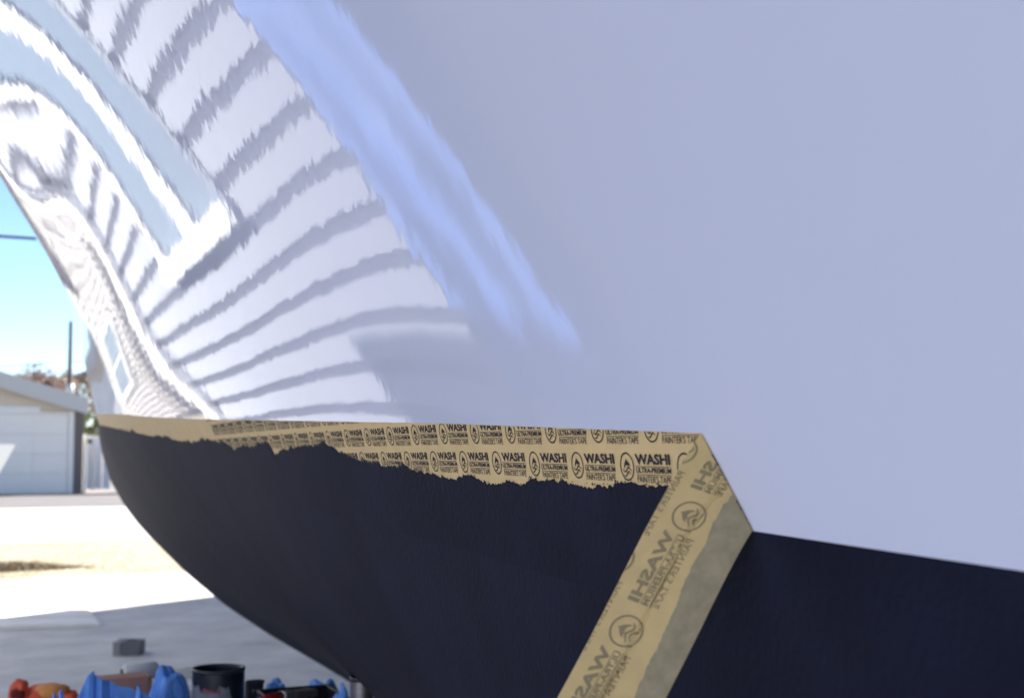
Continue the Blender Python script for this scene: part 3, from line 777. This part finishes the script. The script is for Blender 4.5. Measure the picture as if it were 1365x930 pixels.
lump('palm_patch', (.016, -.012, .030), (.047, .04, .0205), M_or2, glove, 4, .08)
for k, (x0, y0, a, ln) in enumerate([(.05, -.035, -.15, .045), (.056, -.012, .0, .05), (.055, .012, .12, .048), (.047, .032, .3, .04)]):
    tube('finger', [(x0, y0, .014), (x0 + ln * .5 * math.cos(a), y0 + ln * .5 * math.sin(a), .018), (x0 + ln * .7 * math.cos(a), y0 + ln * .7 * math.sin(a), .008)], [.0115, .011, .006], M_or, glove, 9)
lump('cuff', (-.058, -.004, .032), (.026, .04, .030), M_or, glove, 6, .2)
lump('cuff_opening', (-.061, -.030, .032), (.017, .018, .015), mat('dark_red_lining', (.16, .02, .015), .9), glove, 7, .2)
glove.scale = (.84, .84, .92)
# blue paper towels
def towel(px0, px1, pytop, Y, d, label, seed, peak=None, rough=.6, name='paper_towel'):
    a, b = tpt(px0, 900, Y), tpt(px1, 900, Y); t = tpt((px0 + px1) / 2, pytop, Y)
    return crumple(name, ((a.x + b.x) / 2, Y, TT), (b.x - a.x) * 1.08, d * 1.3, (t.z - TT), M_blue, label, 'towel', seed, peak, 'blue paper towels on the table', rough)
# the peaked one is a folded sheet standing on edge
def folded_sheet(name, outline, Y, depth, label):
    pts = [tpt(x, y, Y) for x, y in outline]
    c = sum((p.x for p in pts)) / len(pts); v = []; f = []; n_ = len(pts); K = 7
    for i in range(K):
        s = i / (K - 1)
        for k, p in enumerate(pts):
            z = TT + (p.z - TT) * (1 - .75 * s ** 1.3) + .006 * noise.noise(Vector((k * .8, s * 4, 2)))
            v.append((p.x - c + .012 * noise.noise(Vector((k * .7, s * 3, 7))), (s - .3) * depth + .010 * noise.noise(Vector((k * .9, s * 2, 5))), max(z, TT + .001) - TT))
        # drop to the paper in front
    f = [(i * n_ + k, i * n_ + k + 1, (i + 1) * n_ + k + 1, (i + 1) * n_ + k) for i in range(K - 1) for k in range(n_ - 1)]
    i0 = len(v)
    for k in range(n_):
        x, y, z = v[k]; v.append((x * 1.0, y - .012, 0.0))
    f += [(k, i0 + k, i0 + k + 1, k + 1) for k in range(n_ - 1)]
    i1 = len(v)
    for k in range(n_):
        x, y, z = v[(K - 1) * n_ + k]; v.append((x, y + .01, 0.0))
    f += [((K - 1) * n_ + k, (K - 1) * n_ + k + 1, i1 + k + 1, i1 + k) for k in range(n_ - 1)]
    f += [tuple([0] + [i * n_ for i in range(1, K)] + [i1, i0])[::-1], tuple([n_ - 1] + [i * n_ + n_ - 1 for i in range(1, K)] + [i1 + n_ - 1, i0 + n_ - 1])]
    o = pyd(name, v, f, M_blue, None, False, (c, Y, TT))
    bm = bmesh.new(); bm.from_mesh(o.data); bmesh.ops.recalc_face_normals(bm, faces=bm.faces); bm.to_mesh(o.data); bm.free()
    return tag(o, label, 'towel', 'blue paper towels on the table')
folded_sheet('paper_towel', [(98, 934), (104, 920), (109, 905), (114, 891), (118, 889), (124, 894), (132, 899), (142, 902.5), (154, 906), (166, 910), (176, 915), (188, 917), (200, 924)], 2.62, .16, 'blue paper towel standing in a sharp peak beside the orange glove')
towel(195, 257, 886, 2.66, .11, 'rounded blue paper towel wad left of the black paint can', 3.3, rough=.7)
towel(66, 90, 918, 2.5, .06, 'small blue paper towel tip in front of the orange glove', 8.1)
towel(172, 206, 912, 2.48, .07, 'low crinkled blue paper towel between the peaked towel and the wad', 5.2, rough=.7)
towel(340, 398, 905.5, 2.62, .10, 'flat blue paper towel right of the paint can', 6.4, rough=.6)
towel(392, 466, 904, 2.5, .10, 'long flat blue paper towel below the hull\'s lower edge', 9.7, rough=.6)
towel(434, 468, 909, 2.28, .08, 'bulging blue paper towel next to the steel can', 12.3, rough=.7)
# white paint roller sleeve lying behind
r0, r1 = tpt(163, 896, 3.0), tpt(208, 898, 3.0)
rl = (r1 - r0).length
ro = empty('roller_sleeve', (r0.x, 3.0, TT), R(8), label='fluffy white paint roller sleeve lying behind the blue towels', cat='roller')
rr_ = .018; hz_ = max(.027, (r0.z - TT))
cyl = lathe('nap', [(.008, 0), (rr_ * .8, .001), (rr_, .006), (rr_, rl), (rr_ * .8, rl + .004), (.008, rl + .005)], mat('white_nap', (.86, .84, .78), .95, bump=.002, bscale=300), ro, 28)
cyl.rotation_euler = (0, R(90), 0); cyl.location = (0, 0, hz_)
core = lathe('core', [(.0075, -.002), (.0095, -.002), (.0095, rl + .007), (.0075, rl + .007)], mat('grey_card', (.3, .27, .24), .9), ro, 20); core.rotation_euler = (0, R(90), 0); core.location = (0, 0, hz_)
box('support', .01, rl - .01, -.014, .018, .001, hz_ - rr_ + .001, mat('tan_card', (.50, .31, .22), .85), ro)
# stirring paddle / pink-brown card
q0, q1 = tpt(128, 905, 2.86), tpt(196, 908, 2.86)
tag(box('card_strip', 0, (q1.x - q0.x) * 1.05, 0, .05, 0, .5 * (q0.z + q1.z) - TT + .006, mat('pink_card', (.52, .27, .2), .85, var=.08, scale=20), None, .002), 'pinkish brown card propped behind the peaked blue towel', 'card').location = (q0.x, 2.86, TT)
tag(box('paper_offcut', 0, .085, 0, .06, 0, .001, mat('bright_paper', (.85, .83, .78), .8), None), 'small white paper offcut behind the paint can', 'paper')
bpy.data.objects['paper_offcut'].location = (tpt(246, 890, 3.2).x, 3.2, TT + .028); bpy.data.objects['paper_offcut'].rotation_euler = (R(12), 0, R(15))

# black paint can with a smeared label
def can(name, px0, px1, pytop, Y, label, m_body, open_top=True):
    a, b = tpt(px0, pytop, Y), tpt(px1, pytop, Y)
    r = (b - a).length / 2; c = (a + b) / 2; h = c.z - TT
    t = empty(name, (c.x, Y, TT), 0.0, label=label, cat='can')
    lathe('body', [(0.001, .001), (r * .96, .001), (r * .98, .006), (r * .97, .012), (r * .97, h - .006), (r * .965, h - .004)], m_body, t, 48)
    lathe('rim', [(r * .94, h - .007), (r, h - .007), (r * 1.01, h - .003), (r, h), (r * .90, h), (r * .88, h - .004), (r * .9, h - .007)], mat('can_rim', (.035, .036, .045), .35, metal=.0, var=.5, scale=60), t, 48)
    return t, r, h
M_can = mat('can_black', (.016, .017, .024), .4, var=.4, scale=30)
t, r, h = can('paint_can', 256, 326, 889, 2.62, 'black paint can with a grey label and red lettering, dribbled with paint', M_can)
lathe('paint_surface', [(.0005, h - .012), (r * .9, h - .012)], mat('wet_paint', (.03, .03, .05), .12), t, 40)
def can_patch(name, a0, a1, z0f, z1f, rad, m, n_=40):
    v = []; f = []
    for k in range(n_ + 1):
        s = k / n_; a_ = a0 + (a1 - a0) * s
        v += [(rad * math.cos(a_), rad * math.sin(a_), z0f(s)), (rad * math.cos(a_), rad * math.sin(a_), z1f(s))]
    for k in range(n_): f.append((2 * k, 2 * k + 2, 2 * k + 3, 2 * k + 1))
    return pyd(name, v, f, m, t, True)
face = math.atan2(-t.location.y, -t.location.x)              # the side turned to the camera
can_patch('label_band', face - 2.0, face + 2.0, lambda s: .012, lambda s: h - .022, r * .972, mat('grey_label', (.22, .225, .26), .5, var=.15, scale=40))
can_patch('paint_drip', face - .1, face + 1.7, lambda s: h - .030 - .075 * max(0, min(1, (s - .27) * 3.2)) - .008 * noise.noise(Vector((s * 16, 0, 0))), lambda s: h - .012, r * .98, M_can)
can_patch('paint_drip', face - 1.7, face - .05, lambda s: h - .024 - .012 * noise.noise(Vector((s * 9, 4, 0))) - .012 * s, lambda s: h - .012, r * .98, M_can)
co, f = text_flat('Shield', .040, .0115, .03)
cw = []
for x, y in co:
    a_ = face + (x - .036) / (r * .974) ; cw.append((r * .976 * math.cos(a_), r * .976 * math.sin(a_), h - .041 + y))
pyd('lettering', cw, f, mat('red_print', (.30, .022, .035), .5), t)
t2, r2, h2 = can('steel_can', 467, 497, 901, 2.2, 'plain ribbed steel can tucked under the black hull edge', mat('dull_steel', (.26, .25, .26), .38, metal=.7, var=.25, scale=30))
for zz_ in (.3, .5, .7): lathe('rib', [(r2 * .968, h2 * zz_ - .003), (r2 * .995, h2 * zz_), (r2 * .968, h2 * zz_ + .003)], mat('dull_steel', (.2, .2, .2)), t2, 40)
# roller tray, black, with a red-tipped brush in it
a, b = tpt(342, 919, 2.45), tpt(438, 919, 2.45)
tr = empty('roller_tray', ((a.x + b.x) / 2, 2.35, TT), 0.0, label='black plastic roller tray on the table in front of the flat towels', cat='tray')
w_ = (b.x - a.x); hh = a.z - TT; M_tray = mat('black_plastic', (.012, .012, .015), .45, var=.3, scale=50)
box('floor', -w_ / 2, w_ / 2, -.13, .1, .001, .005, M_tray, tr)
for x0, x1, y0, y1 in ((-w_ / 2, -w_ / 2 + .005, -.13, .1), (w_ / 2 - .005, w_ / 2, -.13, .1), (-w_ / 2 + .0052, w_ / 2 - .0052, -.13, -.125), (-w_ / 2 + .0052, w_ / 2 - .0052, .095, .1)):
    box('side', x0, x1, y0, y1, .0055, hh, M_tray, tr, .001)
box('lip', -w_ / 2 - .006, w_ / 2 + .006, .1005, .108, hh - .006, hh, M_tray, tr, .001)
a = tpt(354, 927, 2.2)
br = empty('paint_brush', (a.x, 2.2, TT), R(20), label='paint brush with a red handle lying across the black tray', cat='brush')
zb_ = a.z - TT
tube('handle', [(-.03, 0, zb_ * .9), (0, 0, zb_ * .95), (.03, 0, zb_ * .97)], [.006, .010, .009], mat('red_lacquer', (.35, .02, .02), .35), br, 10)
box('ferrule', .03, .05, -.012, .012, zb_ * .97 - .008, zb_ * .97 + .008, mat('dull_steel', (.2, .2, .2)), br, .002)
box('bristles', .05, .095, -.014, .014, zb_ * .97 - .006, zb_ * .97 + .006, mat('stained_bristle', (.06, .05, .045), .9), br, .002)
# dark lid standing between can and towels
a, b = tpt(327, 906, 2.56), tpt(351, 906, 2.56)
ld = empty('can_lid', ((a.x + b.x) / 2, 2.56, TT), 0.0, label='dark can lid standing on edge right of the paint can', cat='lid')
rl_ = (b.x - a.x) / 2; 
box('disc', -rl_, rl_, -.006, .006, 0.001, a.z - TT, mat('can_black', (.02, .02, .02)), ld, .004)
box('edge', -rl_ * 1.04, rl_ * 1.04, -.009, -.0065, a.z - TT - .006, a.z - TT, mat('can_rim', (.03, .03, .03)), ld, .001)
